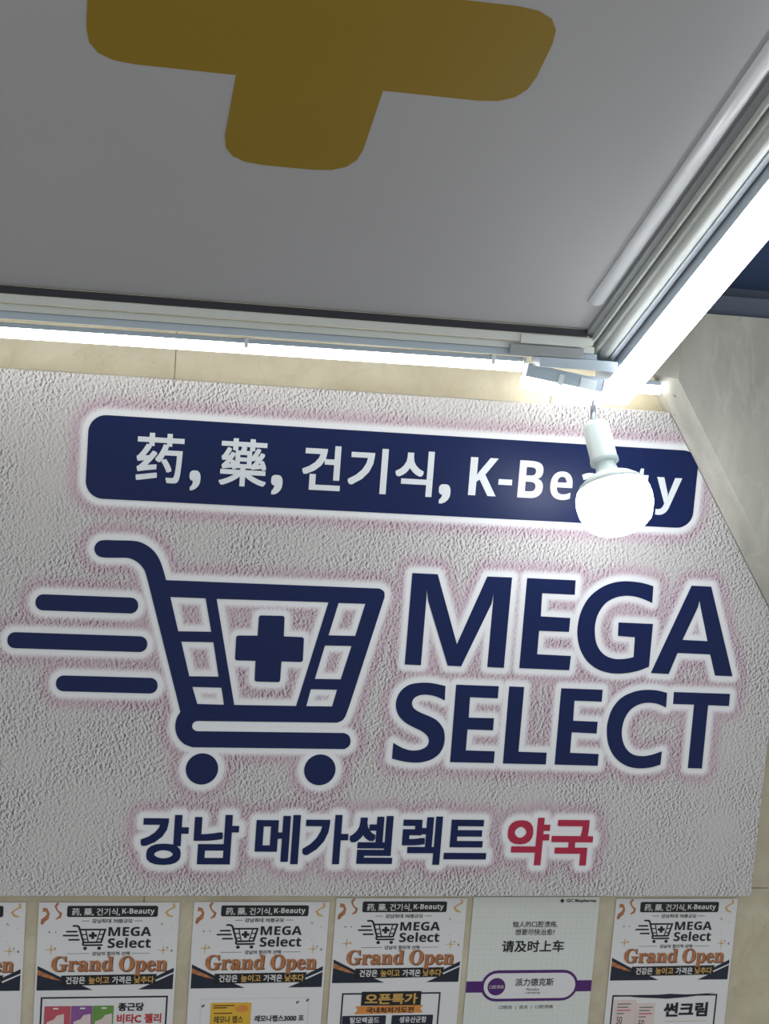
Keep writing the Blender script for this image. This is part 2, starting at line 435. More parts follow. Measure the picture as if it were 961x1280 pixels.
letter([[(362, 73, 1), (358, 148, 1), (320, 130), (275, 119), (230, 120), (198, 137), (187, 165), (200, 192), (235, 213), (280, 232), (320, 255), (350, 295), (358, 340), (352, 385), (330, 425), (290, 455), (240, 470), (190, 472), (140, 466), (83, 452, 1), (90, 370, 1), (135, 395), (180, 409), (225, 407), (262, 390), (275, 362), (268, 335), (240, 310), (200, 290), (155, 265), (120, 230), (104, 185), (108, 140), (130, 98), (170, 68), (220, 57), (275, 56), (320, 63)]], 470, 840, S1)
letter([cn([(418, 66), (640, 74), (635, 137), (490, 131), (483, 238), (615, 241), (610, 304), (477, 299), (468, 409), (619, 414), (614, 475), (386, 470)])], 470, 840, S1)
letter([cn([(695, 75), (773, 78), (743, 416), (890, 421), (886, 482), (662, 477)])], 470, 840, S1)
S2 = 3.844
letter([cn([(82, 78), (281, 85), (276, 142), (145, 137), (139, 234), (257, 239), (251, 295), (132, 289), (124, 388), (261, 394), (257, 450), (50, 444)])], 680, 840, S2)
letter([[(590, 100, 1), (585, 170, 1), (545, 153), (500, 147), (455, 155), (415, 180), (388, 220), (374, 270), (375, 320), (392, 365), (425, 395), (470, 404), (515, 398), (565, 381, 1), (558, 444, 1), (510, 458), (450, 462), (395, 450), (345, 415), (312, 360), (301, 300), (305, 240), (328, 175), (370, 125), (425, 97), (480, 86), (540, 88)]], 680, 840, S2)
letter([cn([(623, 96), (892, 105), (887, 163), (787, 159), (757, 463), (690, 461), (720, 156), (619, 153)])], 680, 840, S2)

# cart emblem
def crop(pts, ox, oy, s): return [(ox + p[0] / s, oy + p[1] / s) + tuple(p[2:]) for p in pts]
cart_outer = [(128, 675.2), (120.8, 679), (117.9, 686), (120.8, 693), (128.1, 696.6), (145, 697.1), (160.4, 697.5), (171.8, 702.7), (180.1, 712), (184.3, 724.5, 1), (225.5, 889.9, 1), (220.8, 897.7), (219, 909.4), (222.1, 921.1), (229.9, 929.7), (240.3, 933.9, 1), (430.2, 936.2, 1), (436, 932.5), (438, 926.3), (436, 919.5), (430.2, 916.2, 1), (245.5, 913.9, 1), (241.5, 911.5), (240.1, 907.3), (242, 903), (246.3, 901.1, 1), (421.1, 903.2, 1), (427.5, 900.5), (431.5, 895.5, 1), (436.3, 882.8, 1), (480.6, 746, 1), (479.8, 739.5), (474.5, 735.6, 1), (207.6, 725.1, 1), (203, 708.9), (197.8, 696.4), (189.5, 686), (178, 678.7), (166.6, 676), (146, 675.4)]
holes = [crop(cn(p), *a) for p, a in (
    ([(542, 414), (754, 422), (788, 623), (590, 620)], (100, 660, 4.805)),
    ([(608, 682), (801, 686), (832, 893), (656, 890)], (100, 660, 4.805)),
    ([(462, 420), (532, 422), (538, 463), (474, 461)], (0, 640, 1.922)),
    ([(655, 154), (808, 159), (750, 343), (597, 339)], (280, 720, 4.576)),
    ([(577, 397), (729, 400), (667, 591), (519, 588)], (280, 720, 4.576)),
    ([(496, 647), (646, 650), (618, 746), (470, 744)], (280, 720, 4.576)))]
holes.append([(270.7, 748.5, 1), (410.5, 752.8, 1), (370, 882.4, 1), (292.7, 881.1, 1)])
cart_loops = [px_loop(l, 0, 0, 1) for l in [cart_outer] + holes]
cart = piece('cart_emblem', cart_loops, MT['navy'])
def rounded(pts, r):
    """round the corners of a polygon given in photo pixels"""
    o = []; n = len(pts)
    for i in range(n):
        p0, p, p1 = Vector(pts[i - 1]), Vector(pts[i]), Vector(pts[(i + 1) % n])
        a = p + (p0 - p).normalized() * r; b = p + (p1 - p).normalized() * r
        for k in range(5):
            t = k / 4; q = a * (1 - t) ** 2 + p * 2 * t * (1 - t) + b * t * t; o.append((q.x, q.y, 1))
    return o
cross = crop([(200, 225), (346, 228), (342, 345), (457, 350), (450, 492), (328, 488), (320, 607), (174, 603), (180, 485), (62, 482), (70, 340), (192, 341)], 280, 720, 4.576)
cross = [q for i, q in enumerate(cross)]
cr = []
for i, q in enumerate(cross):
    if i in (2, 5, 8, 11): cr.append((q[0], q[1], 1))
    else: cr += [t for t in rounded(cross, 3.2)[i * 5:i * 5 + 5]]
cross_loop = px_loop(cr, 0, 0, 1)
piece('cross_emblem', [cross_loop], MT['navy'])
wheels = []
for wx, wy in ((252.4, 961.1), (399.7, 962.2)):
    c = W(wx, wy, SIGN_Y); r = 0.0253
    lp = [(c.x + r * math.cos(t * math.pi / 24), c.z + r * math.sin(t * math.pi / 24)) for t in range(48)]
    wheels.append(lp); piece('wheel', [lp], MT['navy'])
speeds = []
for x0, x1, ya, yb in ((203, 790, 151.5, 167.5), (42, 842, 368.5, 388), (320, 901, 616, 625)):
    A = W(x0 / 4.576, 720 + ya / 4.576, SIGN_Y); B = W(x1 / 4.576, 720 + yb / 4.576, SIGN_Y); zc = (A.z + B.z) / 2; h = 0.0124
    lp = rrect(A.x, B.x, zc - h, zc + h, h - 0.0008, 8); speeds.append(lp); piece('speed_line', [lp], MT['navy'])

# Korean name line
chars([('\uac15', 45, 245, 58, 260), ('\ub0a8', 258, 446, 58, 258), ('\uba54', 505, 690, 58, 257), ('\uac00', 695, 885, 58, 257)], 160, 1000, 3.203, MT['navy'], sign, 0.031, LAY, halo=True, slant=0.045, slope_=0.008)
chars([('\uc140', -15, 160, 58, 240), ('\ub809', 183, 338, 60, 243), ('\ud2b8', 345, 511, 73, 223)], 440, 1000, 3.003, MT['navy'], sign, 0.031, LAY, halo=True, slant=0.045, slope_=0.008)
chars([('\uc57d', 577, 742, 65, 245), ('\uad6d', 743, 906, 74, 246)], 440, 1000, 3.003, MT['red'], sign, 0.031, LAY, halo=True, slant=0.045, slope_=0.008)

# board: body plus printed face with the halo distance stored per vertex
def cut(z): return min(SX1, rake(z) - 0.0012)
zc = a_.z + (SX1 + 0.0012 - a_.x) / slope
body_pts = [(SX0, SZ0), (SX1, SZ0), (SX1, zc), (cut(SZ1), SZ1), (SX0, SZ1)]
prism('board', [(x, z - SZ0) for x, z in body_pts], SIGN_Y + 0.0006, -0.0005, lambda p, q, s: Vector((p, s, q)), MT['board'], sign)
kd = KDTree(len(OUT))
for i, p in enumerate(OUT): kd.insert((p.x, p.y, 0), i)
kd.balance()
st = 0.0032
nx, nz = int((SX1 - SX0) / st), int((SZ1 - SZ0) / st)
V, D_, Fc = [], [], []
for j in range(nz + 1):
    z = SZ0 + (SZ1 - SZ0) * j / nz; xr = cut(z)
    for i in range(nx + 1):
        x = SX0 + (xr - SX0) * i / nx
        V.append((x, SIGN_Y, z - SZ0)); D_.append(min(1.0, kd.find((x, z, 0))[2] / 0.045))
for j in range(nz):
    for i in range(nx):
        k = j * (nx + 1) + i; Fc.append((k, k + 1, k + nx + 2, k + nx + 1))
me = bpy.data.meshes.new('printed_face'); me.from_pydata(V, [], Fc); me.update()
at = me.attributes.new('halo', 'FLOAT', 'POINT'); at.data.foreach_set('value', D_)
link('printed_face', me, MT['stucco'], sign)

# ------------------------------------------------------------------ overhead sign panel
TILT = 0.48956
ct, stl = math.cos(TILT), math.sin(TILT)
O = W(737, 412, -0.2)
def K(x, d, n):        # panel frame: x to the right, d outwards and up along the panel, n down from its face
    return Vector((x, -d * ct - n * stl, d * stl - n * ct))
can = empty('overhead_sign', O)
tag(can, 'tilted white overhead sign panel with a big yellow cross', 'sign')
PW, PD = 0.99, 1.20
def kbox(name, x0, x1, d0, d1, n0, n1, material, parent=can, bevel=0.0):
    o = box(name, (x0, d0, n0), (x1, d1, n1), material, parent, bevel)
    for v in o.data.vertices: v.co = K(*v.co)
    bm = bmesh.new(); bm.from_mesh(o.data); bmesh.ops.recalc_face_normals(bm, faces=bm.faces); bm.to_mesh(o.data); bm.free()
    return o
kbox('panel', -PW, -0.003, 0.0, PD, -0.012, 0.0, MT['panel'])
kbox('housing', -PW - 0.05, 0.05, -0.01, PD + 0.05, -0.11, -0.0125, MT['alu'])
cx, cd, hw, al = -0.496, 0.598, 0.081, 0.249
cp = [(cx - hw, cd - al), (cx + hw, cd - al), (cx + hw, cd - hw), (cx + al - 0.008, cd - hw), (cx + al - 0.008, cd + hw), (cx + hw, cd + hw), (cx + hw, cd + al), (cx - hw, cd + al), (cx - hw, cd + hw), (cx - al + 0.008, cd + hw), (cx - al + 0.008, cd - hw), (cx - hw, cd - hw)]
rl = rounded(cp, 0.052); cl = []
for i, q in enumerate(cp):
    if i in (2, 5, 8, 11): cl.append(q)
    else: cl += [(t[0], t[1]) for t in rl[i * 5:i * 5 + 5]]
prism('cross_emblem', cl, 0.0, 0.0006, lambda p, q, s: K(p, q, s), MT['yellow'], can)
# rear edge: black gasket and stepped mouldings
def rear(name, z0, z1, y0, y1, material, x0=-PW - 0.05, x1=-0.004, bevel=0.0):
    return box(name, (x0, y0, z0 - O.z), (x1, y1, z1 - O.z), material, can, bevel)
Oy = O.y
rear('gasket', 2.476, 2.4868, -0.003, 0.012, MT['black'])
rear('moulding', 2.4640, 2.4755, -0.004, 0.03, MT['alu'], x1=0.006, bevel=0.001)
rear('moulding', 2.4525, 2.4625, 0.006, 0.034, MT['alu'], x1=0.012, bevel=0.001)
rear('moulding', 2.4415, 2.4520, 0.014, 0.040, MT['alu3'], x1=0.020, bevel=0.001)
# cover plates near the corner
box('cover_plate', (-0.105, -0.0075, 2.4610 - O.z), (-0.004, 0.002, 2.4745 - O.z), MT['alu'], can, 0.0008)
box('cover_plate', (-0.118, 0.000, 2.4440 - O.z), (-0.006, 0.010, 2.4590 - O.z), MT['alu2'], can, 0.0008)
box('corner_block', (-0.07, 0.004, 2.428 - O.z), (0.050, 0.05, 2.4435 - O.z), MT['alu3'], can, 0.002)
# right edge: profile of grooves and ridges running along the panel
D0, D1 = -0.03, PD + 0.05
kbox('moulding', -0.004, 0.006, D0 + 0.02, D1, -0.012, 0.006, MT['alu2'], bevel=0.001)
kbox('moulding', 0.006, 0.0095, D0 + 0.01, D1, -0.012, 0.016, MT['alu'], bevel=0.0008)
kbox('moulding', 0.0095, 0.016, D0, D1, -0.012, 0.008, MT['alu2'], bevel=0.0005)
kbox('moulding', 0.016, 0.022, D0 - 0.01, D1, -0.012, 0.021, MT['alu'], bevel=0.001)
hr = [(0.022, -0.012)] + [(0.0315 - 0.0095 * math.cos(math.pi * k / 12), 0.020 + 0.0095 * math.sin(math.pi * k / 12)) for k in range(13)] + [(0.041, -0.012)]
prism('round_moulding', hr, D0 - 0.012, D1, lambda p, q, s: K(p, s, q), MT['alu'], can, True)
kbox('moulding', 0.0415, 0.050, D0 - 0.03, D1, -0.012, 0.026, MT['alu4'], bevel=0.0008)
# bead standing for the lit frame's reflection in the panel, short of the corner
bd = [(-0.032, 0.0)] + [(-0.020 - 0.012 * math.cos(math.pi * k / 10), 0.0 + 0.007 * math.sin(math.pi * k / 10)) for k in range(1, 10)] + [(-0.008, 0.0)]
prism('frame_reflection', bd, 0.085, D1 - 0.05, lambda p, q, s: K(p, s, q), MT['refl_strip'], can, True)
# far and left frame sides (beyond the frame of the photo)
kbox('moulding', -PW - 0.05, -PW, 0.0, D1, -0.012, 0.02, MT['alu'], bevel=0.001)
kbox('moulding', -PW, -0.004, PD, PD + 0.05, -0.012, 0.02, MT['alu'], bevel=0.001)
for x in (-0.8, -0.2):
    for d in (0.3, 1.0):
        a = O + K(x, d, -0.11)
        o = box('hanger', (x - 0.006, a.y - O.y - 0.006, a.z - O.z - 0.02), (x + 0.006, a.y - O.y + 0.006, 3.4 - O.z), MT['chrome'], can)

# ------------------------------------------------------------------ linear lamps
def d_profile(w, h, n=10):
    """rounded diffuser cross-section, flat side at 0, bulging to h"""
    return [(-w / 2, 0.0), (-w / 2, h * 0.45)] + [(-w / 2 * math.cos(math.pi * k / n), h * 0.45 + h * 0.55 * math.sin(math.pi * k / n)) for k in range(1, n)] + [(w / 2, h * 0.45), (w / 2, 0.0)]
# big tube along the right side of the overhead sign
t1 = empty('tube_lamp', O + K(0.0805, 0, 0)); tag(t1, 'thick glowing tube lamp along the side of the overhead sign', 'lamp')
off = K(0.0805, 0, 0)
prism('diffuser', [(-0.025, 0), (-0.025, 0.019), (-0.0235, 0.0225), (-0.019, 0.024), (0.019, 0.024), (0.0235, 0.0225), (0.025, 0.019), (0.025, 0)], -0.136, PD + 0.04, lambda p, q, s: K(0.0805 + p, s, 0.030 + q) - off, MT['tube'], t1, True)
prism('housing', [(-0.026, -0.012), (-0.0268, 0.041), (-0.0253, 0.041), (-0.0253, 0.0295), (0.0253, 0.0295), (0.0253, 0.041), (0.0268, 0.041), (0.026, -0.012)], -0.134, PD + 0.04, lambda p, q, s: K(0.0805 + p, s, q) - off, MT['alu4'], t1)
prism('slot', [(-0.0268, 0.012), (-0.0268, 0.0145), (-0.026, 0.0145), (-0.026, 0.012)], 0.05, PD, lambda p, q, s: K(0.0805 + p, s, q) - off, MT['black'], t1)
# tube along the rear edge, over the sign board
rz = 0.0028
A = Vector((-0.95, -0.12, 2.4113)); Bp = Vector((0.160, -0.12, 2.4165))
def tube_x(name, A, B, w, h, glow, label, cap=True, hh=0.007):
    e = empty(name, A); tag(e, label, 'lamp')
    ax = (B - A); Ln = ax.length; ax = ax.normalized(); dn = Vector((0, 0, -1)); dn = (dn - ax * dn.dot(ax)).normalized(); sd = dn.cross(ax)
    P = lambda p, q, s: ax * s + sd * p + dn * q
    prism('diffuser', d_profile(w, h), 0.0, Ln, P, glow, e, True)
    prism('housing', [(-w / 2, -hh), (-w / 2, -0.0004), (w / 2, -0.0004), (w / 2, -hh)], 0.001, Ln - 0.001, P, MT['alu3'], e)
    if cap:
        prism('end_cap', [(-w / 2 - 0.0012, -hh), (-w / 2 - 0.0012, h * 0.55), (w / 2 + 0.0012, h * 0.55), (w / 2 + 0.0012, -hh)], Ln, Ln + 0.004, P, MT['clip'], e)
    return e, P, Ln
up_ = Vector((0, 0, 0.0150))
e2, P2, L2 = tube_x('tube_lamp', A + up_, Bp + up_, 0.020, 0.0150, MT['tube2'], 'long glowing tube lamp along the rear edge above the sign board')
for s in (0.25, 0.62, 0.955):
    prism('clip', [(-0.0114, -0.008), (-0.0114, 0.006), (-0.0104, 0.006), (-0.0104, -0.0072), (0.0104, -0.0072), (0.0104, 0.006), (0.0114, 0.006), (0.0114, -0.008)], L2 * s, L2 * s + 0.006, P2, MT['clip'], e2)
# short tube that sags at the corner
A3, B3 = W(654, 470, -0.145), W(749, 490, -0.145)
e3, P3, L3 = tube_x('tube_lamp', A3, B3, 0.020, 0.0195, MT['tube2'], 'short sagging tube lamp at the corner above the bulb', hh=0.020)
prism('clip', [(-0.0118, -0.014), (-0.0118, 0.002), (-0.0106, 0.002), (-0.0106, -0.0125), (0.0106, -0.0125), (0.0106, 0.002), (0.0118, 0.002), (0.0118, -0.014)], L3 * 0.42, L3 * 0.42 + 0.008, P3, MT['clip'], e3)
prism('clip', [(-0.0118, -0.016), (-0.0118, -0.001), (-0.0106, -0.001), (-0.0106, -0.0125), (0.0106, -0.0125), (0.0106, -0.001), (0.0118, -0.001), (0.0118, -0.016)], L3 * 0.70, L3 * 0.70 + 0.026, P3, MT['clip'], e3)
# tube fixed to the wall behind the corner
tube_x('tube_lamp', Vector((0.19, -0.045, 2.408)), Vector((rake(2.40) - 0.006, -0.045, 2.408)), 0.020, 0.0150, MT['tube2'], 'tube lamp against the wall ending at the grey marble pier', cap=False)

# ------------------------------------------------------------------ hanging reflector bulb
top = W(741, 500, -0.15)
pb = empty('hanging_bulb', top); tag(pb, 'lit white reflector bulb in a ceramic socket hanging on a short rod', 'lamp')
s0 = W(744, 531, -0.155) - top
s1 = W(754, 571, -0.183) - top
axis = (s1 - s0).normalized()
axis = Vector((axis.x, axis.y, axis.z)).normalized()
def frame(origin, ax):
    z = ax.normalized(); x = Vector((1, 0, 0)); x = (x - z * x.dot(z)).normalized(); y = z.cross(x)
    m = Matrix((x, y, z)).transposed().to_4x4(); m.translation = origin; return m
dnm = frame(Vector((0, 0, 0.005)), Vector((0.09, 0, -1)))
lathe('rod', [(0.0045, 0), (0.0045, 0.034)], dnm, MT['chrome'], pb, 20)
ms = frame(s0, axis)
lathe('socket', [(0.006, -0.004), (0.014, -0.003), (0.019, 0.001), (0.0205, 0.006), (0.0205, 0.056), (0.0215, 0.058), (0.0215, 0.064), (0.017, 0.064)], ms, MT['ceramic'], pb)
body = [(0.0150, 0.058), (0.0155, 0.070), (0.0172, 0.079), (0.025, 0.084), (0.037, 0.090), (0.047, 0.098), (0.0525, 0.107)]
lathe('reflector', body, ms, MT['ceramic'], pb)
dome = [(0.0525, 0.107), (0.0560, 0.116), (0.0572, 0.127), (0.0562, 0.139), (0.0525, 0.151), (0.048, 0.161), (0.038, 0.169), (0.026, 0.174), (0.012, 0.177), (0.001, 0.1775)]
lathe('lens', dome, ms, MT['bulb'], pb)

# ------------------------------------------------------------------ posters on the wall below the sign
PWD, PHT = 0.221, 0.313
def poster_base(x, ztop, material='paper'):
    e = empty('poster', (x, 0, ztop))
    box('sheet', (0, -0.0022, -PHT), (PWD, -0.0014, 0), MT[material], e)
    return e
Y1, Y2, Y3 = -0.0025, -0.0028, -0.0031
def uv(u, v): return u * PWD, -v * PWD
def pbox(name, e, u0, u1, v0, v1, material, y=Y1):
    return flat(name, [[(u0 * PWD, -v1 * PWD), (u1 * PWD, -v1 * PWD), (u1 * PWD, -v0 * PWD), (u0 * PWD, -v0 * PWD)]], y, 0.0002, MT[material], e)
def pround(name, e, u0, u1, v0, v1, r, material, y=Y1, inner=None):
    lps = [rrect(u0 * PWD, u1 * PWD, -v1 * PWD, -v0 * PWD, r * PWD, 6)]
    if inner: lps.append(rrect((u0 + inner) * PWD, (u1 - inner) * PWD, -(v1 - inner) * PWD, -(v0 + inner) * PWD, max(0.002, (r - inner)) * PWD, 6))
    return flat(name, lps, y, 0.0002, MT[material], e)
def ppoly(name, e, pts, material, y=Y1):
    return flat(name, [[(u * PWD, -v * PWD) for u, v in pts]], y, 0.0002, MT[material], e)
def ptext(name, e, s, u0, u1, v0, v1, material, y=Y2, bold=0.0, shear=0.0):
    return text(name, s, u0 * PWD, u1 * PWD, -v1 * PWD, -v0 * PWD, y, MT[material], e, bold, 0.0002, shear)
def streamer(e, pts, w, material):
    """wavy paper ribbon drawn as a band along a curve"""
    P = [Vector(p) for p in pts]; L_, R_ = [], []
    for i, p in enumerate(P):
        t = (P[min(i + 1, len(P) - 1)] - P[max(i - 1, 0)]).normalized(); n = Vector((-t.y, t.x))
        k = w * (0.35 + 0.65 * abs(math.cos(i * 0.9)))
        L_.append(p + n * k); R_.append(p - n * k)
    return ppoly('streamer', e, [(p.x, p.y) for p in L_ + R_[::-1]], material)

def copy_part(o, parent):
    c = o.copy(); col.objects.link(c); c.parent = parent
    for g in [k for k in bpy.data.objects if k.parent == o]:
        d = g.copy(); col.objects.link(d); d.parent = c

def emblem_small(e, u0, u1, v0, v1):
    """small line version of the cart emblem"""
    allp = [p for lp in [cart_loops[0]] + speeds + wheels for p in lp]
    xa, xb = min(p[0] for p in allp), max(p[0] for p in allp); za, zb = min(p[1] for p in allp), max(p[1] for p in allp)
    f = lambda p: ((u0 + (p[0] - xa) / (xb - xa) * (u1 - u0)) * PWD, -(v1 - (p[1] - za) / (zb - za) * (v1 - v0)) * PWD)
    return flat('cart_emblem', [[f(p) for p in lp] for lp in cart_loops + [cross_loop] + speeds + wheels], Y1, 0.0002, MT['ink'], e)

def grand_open(e):
    pround('header_band', e, 0.20, 0.846, 0.026, 0.110, 0.014, 'ink')
    ptext('header_lettering', e, '\u836f, \u85e5, \uac74\uae30\uc2dd, ' , 0.235, 0.575, 0.042, 0.100, 'paper', bold=0.012)
    ptext('header_lettering', e, bs('K-Beauty'), 0.590, 0.822, 0.046, 0.098, 'paper')
    ptext('tagline', e, '\uac15\ub0a8\ucd5c\ub300 70\ud3c9\uaddc\ubaa8', 0.380, 0.668, 0.124, 0.156, 'ink', bold=0.012)
    for a, b in ((0.305, 0.362), (0.682, 0.738)): pbox('rule', e, a, b, 0.138, 0.1415, 'ink')
    emblem_small(e, 0.178, 0.484, 0.170, 0.360)
    ptext('name_lettering', e, bs('MEGA'), 0.500, 0.806, 0.186, 0.255, 'ink', bold=0.004)
    ptext('name_lettering', e, bs('Select'), 0.500, 0.808, 0.268, 0.345, 'ink', bold=0.004)
    ptext('tagline', e, '\uac15\ub0a8\uc758 \ud569\ub9ac\uc801 \uc120\ud0dd', 0.392, 0.660, 0.372, 0.402, 'ink', bold=0.012)
    for a, b in ((0.215, 0.372), (0.676, 0.806)): pbox('rule', e, a, b, 0.385, 0.388, 'inkg')
    G = bold_serif
    for (nm, m_, dx, dv, y) in (('script_shadow', 'copper_d', 0.006, 0.007, Y1), ('script_lettering', 'copper', 0, 0, Y3)):
        ptext(nm, e, G('Grand'), 0.106 + dx, 0.545 + dx, 0.405 + dv, 0.520 + dv, m_, y=y, bold=0.012, shear=0.04)
        ptext(nm, e, G('Open'), 0.585 + dx, 0.932 + dx, 0.405 + dv, 0.555 + dv, m_, y=y, bold=0.012, shear=0.04)
    ppoly('corner_swoosh', e, [(0.012, 0.478), (0.17, 0.560), (0.41, 0.664), (0.012, 0.664)], 'wedge')
    ppoly('swoosh_stripe', e, [(0.012, 0.505), (0.13, 0.562), (0.18, 0.590), (0.12, 0.580), (0.012, 0.545)], 'copper', Y2)
    ppoly('corner_swoosh', e, [(0.985, 0.500), (0.985, 0.533), (0.86, 0.590), (0.83, 0.600), (0.86, 0.565)], 'wedge')
    ppoly('corner_swoosh', e, [(0.985, 0.545), (0.985, 0.664), (0.735, 0.664), (0.86, 0.605)], 'wedge')
    ppoly('ribbon', e, [(0.180, 0.552), (0.866, 0.546), (0.852, 0.585), (0.868, 0.622), (0.172, 0.630), (0.190, 0.590)], 'ink', Y2)
    for s, a, b, m_ in (('\uac74\uac15\uc740', 0.215, 0.352, 'paper'), ('\ub192\uc774\uace0', 0.376, 0.524, 'gold'), ('\uac00\uaca9\uc740', 0.545, 0.684, 'paper'), ('\ub0ae\ucd94\ub2e4', 0.703, 0.846, 'gold')):
        ptext('ribbon_lettering', e, s, a, b, 0.560, 0.616, m_, y=Y3, bold=0.025)
    streamer(e, [(0.03, 0.055), (0.055, 0.058), (0.07, 0.085), (0.06, 0.115), (0.035, 0.135), (0.025, 0.165)], 0.017, 'copper')
    streamer(e, [(0.135, 0.005), (0.118, 0.03), (0.13, 0.06), (0.158, 0.085), (0.150, 0.11), (0.125, 0.125)], 0.010, 'copper')
    streamer(e, [(0.955, 0.01), (0.965, 0.035), (0.93, 0.055), (0.905, 0.075), (0.925, 0.10), (0.955, 0.11)], 0.009, 'gold')
    rng = random.Random(4)
    for k in range(13):
        u = rng.uniform(0.86, 0.97) if k < 8 else rng.uniform(0.03, 0.14); v = rng.uniform(0.14, 0.42) if k < 8 else rng.uniform(0.2, 0.46); r = rng.uniform(0.004, 0.008)
        ppoly('confetti', e, [(u - r, v), (u, v - r * 0.7), (u + r, v + r * 0.2), (u, v + r * 0.8)], 'inkg' if k % 3 else 'gold')
    for u, v in ((0.10, 0.355), (0.90, 0.365)):
        r = 0.045
        ppoly('sparkle', e, [(u, v - r), (u + 0.004, v - 0.004), (u + r, v), (u + 0.004, v + 0.004), (u, v + r), (u - 0.004, v + 0.004), (u - r, v), (u - 0.004, v - 0.004)], 'gold')

def frame_line(e, u0, u1, v0, v1, w, material):
    X = lambda u, v: (u * PWD, -v * PWD)
    flat('frame_line', [[X(u0, v0), X(u1, v0), X(u1, v1), X(u0, v1)], [X(u0 + w, v0 + w), X(u1 - w, v0 + w), X(u1 - w, v1 - w), X(u0 + w, v1 - w)]], Y1, 0.0002, MT[material], e)

GRP = None
pst = poster_base(-0.516, 1.528)
grand_open(pst)
shared = [o for o in bpy.data.objects if o.parent == pst]
def another(x, ztop):
    e = empty('poster', (x, 0, ztop))
    for o in shared: copy_part(o, e)
    return e
p3, p4, p6, p1 = another(-0.272, 1.5285), another(-0.040, 1.535), another(0.443, 1.534), another(-0.536 - PWD, 1.528)
tag(p1, 'grand open poster nearest the open end of the row, blank below the banner', 'poster', 'posters below the sign board')
p1['label'] = 'grand open poster with nothing but white paper below its navy corners'
tag(pst, 'grand open poster with red, purple and green pouches below', 'poster', 'posters below the sign board')
tag(p3, 'grand open poster with a yellow medicine box below', 'poster', 'posters below the sign board')
tag(p4, 'grand open poster with gold lettering on a black plate below', 'poster', 'posters below the sign board')
tag(p6, 'grand open poster with sunscreen packs beside bold black lettering', 'poster', 'posters below the sign board')
# red, purple and green pouches
frame_line(pst, 0.045, 0.955, 0.715, 1.36, 0.012, 'ink')
for u, m_ in ((0.075, 'pouch_r'), (0.265, 'pouch_p'), (0.418, 'pouch_g')):
    pk = pround('pouch', pst, u, u + (0.186 if m_ == 'pouch_r' else 0.150), 0.785, 1.10, 0.008, m_, Y2)
    ppoly('pouch_label', pk, [(u + 0.02, 0.905), (u + 0.07, 0.885), (u + 0.09, 0.855), (u + 0.14, 0.845), (u + 0.146, 1.08), (u + 0.02, 1.08)], 'pinkp', Y3)
    pround('pouch_hole', pk, u + 0.06, u + 0.10, 0.797, 0.808, 0.005, 'paper', Y3)
ptext('product_lettering', pst, '\uc885\uadfc\ub2f9', 0.60, 0.785, 0.765, 0.828, 'ink', bold=0.035)
ptext('product_lettering', pst, '\ube44\ud0c0C \uc824\ub9ac', 0.595, 0.915, 0.850, 0.925, 'redink', bold=0.03)
# yellow box
frame_line(p3, 0.095, 0.90, 0.745, 1.36, 0.003, 'grid')
yb = pround('medicine_box', p3, 0.170, 0.468, 0.778, 1.15, 0.008, 'yel', Y2)
for k, (a, b, v) in enumerate(((0.19, 0.345, 0.795), (0.19, 0.29, 0.812), (0.195, 0.33, 0.855))):
    pbox('fine_print', yb, a, b, v, v + 0.008, 'copper_d', Y3)
ppoly('seal', yb, [(0.400 + 0.048 * math.cos(t * math.pi / 10), 0.825 + 0.028 * math.sin(t * math.pi / 10)) for t in range(20)], 'orange', Y3)
ptext('box_lettering', yb, '\ub808\ubaa8\ub098 \ub7a9\uc2a4', 0.198, 0.412, 0.880, 0.935, 'ink', y=Y3, bold=0.015)
ptext('product_lettering', p3, '\ub808\ubaa8\ub098\ub7a9\uc2a43000 \ud3ec', 0.500, 0.868, 0.880, 0.930, 'ink', bold=0.03)
for a in ((0.10, 0.80), (0.80, 0.78), (0.875, 0.765)):
    ppoly('confetti', p3, [(a[0], a[1]), (a[0] + 0.02, a[1] - 0.012), (a[0] + 0.024, a[1]), (a[0] + 0.006, a[1] + 0.016)], 'inkg')
# gold on black plate
frame_line(p4, 0.095, 0.855, 0.745, 1.36, 0.012, 'wedge')
pbox('plate', p4, 0.245, 0.705, 0.735, 0.845, 'ink', Y2)
ptext('plate_lettering', p4, '\uc624\ud508\ud2b9\uac00', 0.272, 0.678, 0.750, 0.835, 'gold', y=Y3, bold=0.035)
ppoly('ribbon', p4, [(0.205, 0.850), (0.725, 0.845), (0.705, 0.875), (0.728, 0.905), (0.20, 0.912), (0.225, 0.88)], 'orange', Y2)
ptext('ribbon_lettering', p4, '\uad6d\ub0b4\ucd5c\uc800\uac00\ub3c4\uc804', 0.290, 0.655, 0.858, 0.906, 'ink', y=Y3, bold=0.025)
for a, b, s in ((0.11, 0.445, '\ud0c8\ubaa8\ud329\uace8\ub4dc'), (0.49, 0.81, '\uc0dd\uc720\uc0b0\uade0\ud568')):
    pl = pround('name_plate', p4, a, b, 0.925, 1.02, 0.006, 'wedge', Y2)
    ptext('plate_lettering', pl, s, a + 0.06, b - 0.05, 0.935, 0.985, 'paper', y=Y3, bold=0.02)
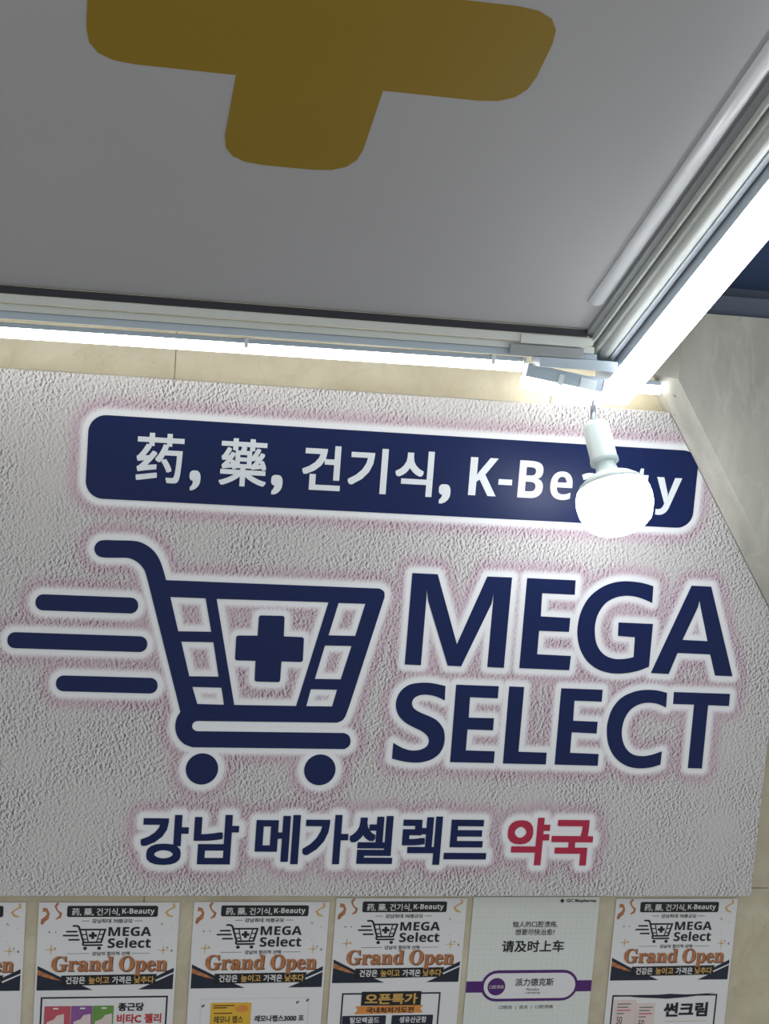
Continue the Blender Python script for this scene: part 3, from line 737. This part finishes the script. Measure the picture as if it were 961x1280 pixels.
# sunscreen
frame_line(p6, 0.045, 0.915, 0.785, 1.36, 0.012, 'ink')
ppoly('top_swag', p6, [(0.05, 0.782), (0.25, 0.792), (0.40, 0.786), (0.52, 0.778), (0.66, 0.786), (0.90, 0.776), (0.66, 0.806), (0.50, 0.818), (0.40, 0.812), (0.25, 0.804)], 'wedge', Y2)
for u0, u1, v0 in ((0.068, 0.245, 0.825), (0.25, 0.405, 0.855)):
    k = pbox('pack', p6, u0, u1, v0, 1.2, 'pinkp', Y2)
    for q, (du, m_) in enumerate(((0.11, 'inkg'), (0.09, 'inkg'), (0.11, 'redink'), (0.06, 'inkg'))):
        pbox('fine_print', k, u0 + 0.025, u0 + 0.025 + du, v0 + 0.028 + q * 0.026, v0 + 0.035 + q * 0.026, m_, Y3)
    ptext('box_lettering', k, '50', u0 + 0.03, u0 + 0.075, v0 + 0.135, v0 + 0.195, 'ink', y=Y3)
ptext('product_lettering', p6, '\uc36c\ud06c\ub9bc', 0.480, 0.845, 0.850, 0.968, 'ink', bold=0.04)
pbox('rule', p6, 0.50, 0.85, 1.005, 1.008, 'gold')
# pale green poster with the purple capsule
p5 = poster_base(0.192, 1.537, 'paper_g'); tag(p5, 'pale green poster with a purple capsule band and Chinese lettering', 'poster', 'posters below the sign board')
for k in range(1, 24):
    pbox('grid_line', p5, k / 24 - 0.0008, k / 24 + 0.0008, 0.0, PHT / PWD, 'grid', -0.00225)
for k in range(1, 34):
    pbox('grid_line', p5, 0, 1, k / 24 - 0.0008, k / 24 + 0.0008, 'grid', -0.00225)
ppoly('logo_mark', p5, [(0.70 + r_ * math.cos(math.radians(a)), 0.030 + r_ * math.sin(math.radians(a))) for a, r_ in ((0, .022), (25, .012), (65, .012), (90, .022), (115, .012), (155, .012), (180, .022), (205, .012), (245, .012), (270, .022), (295, .012), (335, .012))], 'ink', Y2)
ptext('logo_lettering', p5, 'GC Biopharma', 0.735, 0.972, 0.016, 0.047, 'ink', bold=0.022)
ptext('heading', p5, '\u607c\u4eba\u7684\u53e3\u8154\u6e83\u75a1,', 0.325, 0.680, 0.192, 0.243, 'ink', bold=0.004)
ptext('heading', p5, '\u60f3\u8981\u5c3d\u5feb\u6cbb\u6108?', 0.350, 0.662, 0.254, 0.304, 'ink', bold=0.004)
ptext('headline', p5, '\u8bf7\u53ca\u65f6\u4e0a\u8f66', 0.255, 0.748, 0.345, 0.440, 'ink', bold=0.02)
pbox('stripe', p5, 0.0, 1.0, 0.672, 0.762, 'purple', Y1)
pround('capsule', p5, 0.118, 0.888, 0.585, 0.835, 0.124, 'purple', Y2)
pround('capsule_field', p5, 0.138, 0.868, 0.608, 0.812, 0.101, 'paper', Y3)
ppoly('badge', p5, [(0.238 + 0.070 * math.cos(t * math.pi / 16), 0.715 + 0.070 * math.sin(t * math.pi / 16)) for t in range(32)], 'purple', Y3 - 0.0003)
ptext('badge_lettering', p5, '\u53e3\u8154\u6e83\u75a1', 0.182, 0.296, 0.702, 0.730, 'paper', y=Y3 - 0.0006)
ptext('capsule_lettering', p5, '\u6d3e\u529b\u5fb7\u514b\u65af', 0.385, 0.690, 0.650, 0.712, 'ink', y=Y3 - 0.0003, bold=0.012)
ptext('capsule_lettering', p5, 'Peridex', 0.480, 0.580, 0.728, 0.750, 'ink', y=Y3 - 0.0003)
ptext('fine_print', p5, '\u53e3\u8154\u6e83\u75a1\u818f', 0.47, 0.59, 0.760, 0.776, 'inkg', y=Y3 - 0.0003)
ptext('footer_lettering', p5, '\u53e3\u8154\u708e  |  \u820c\u708e  |  \u53e3\u8154\u6e83\u75a1', 0.275, 0.705, 0.868, 0.902, 'ink')
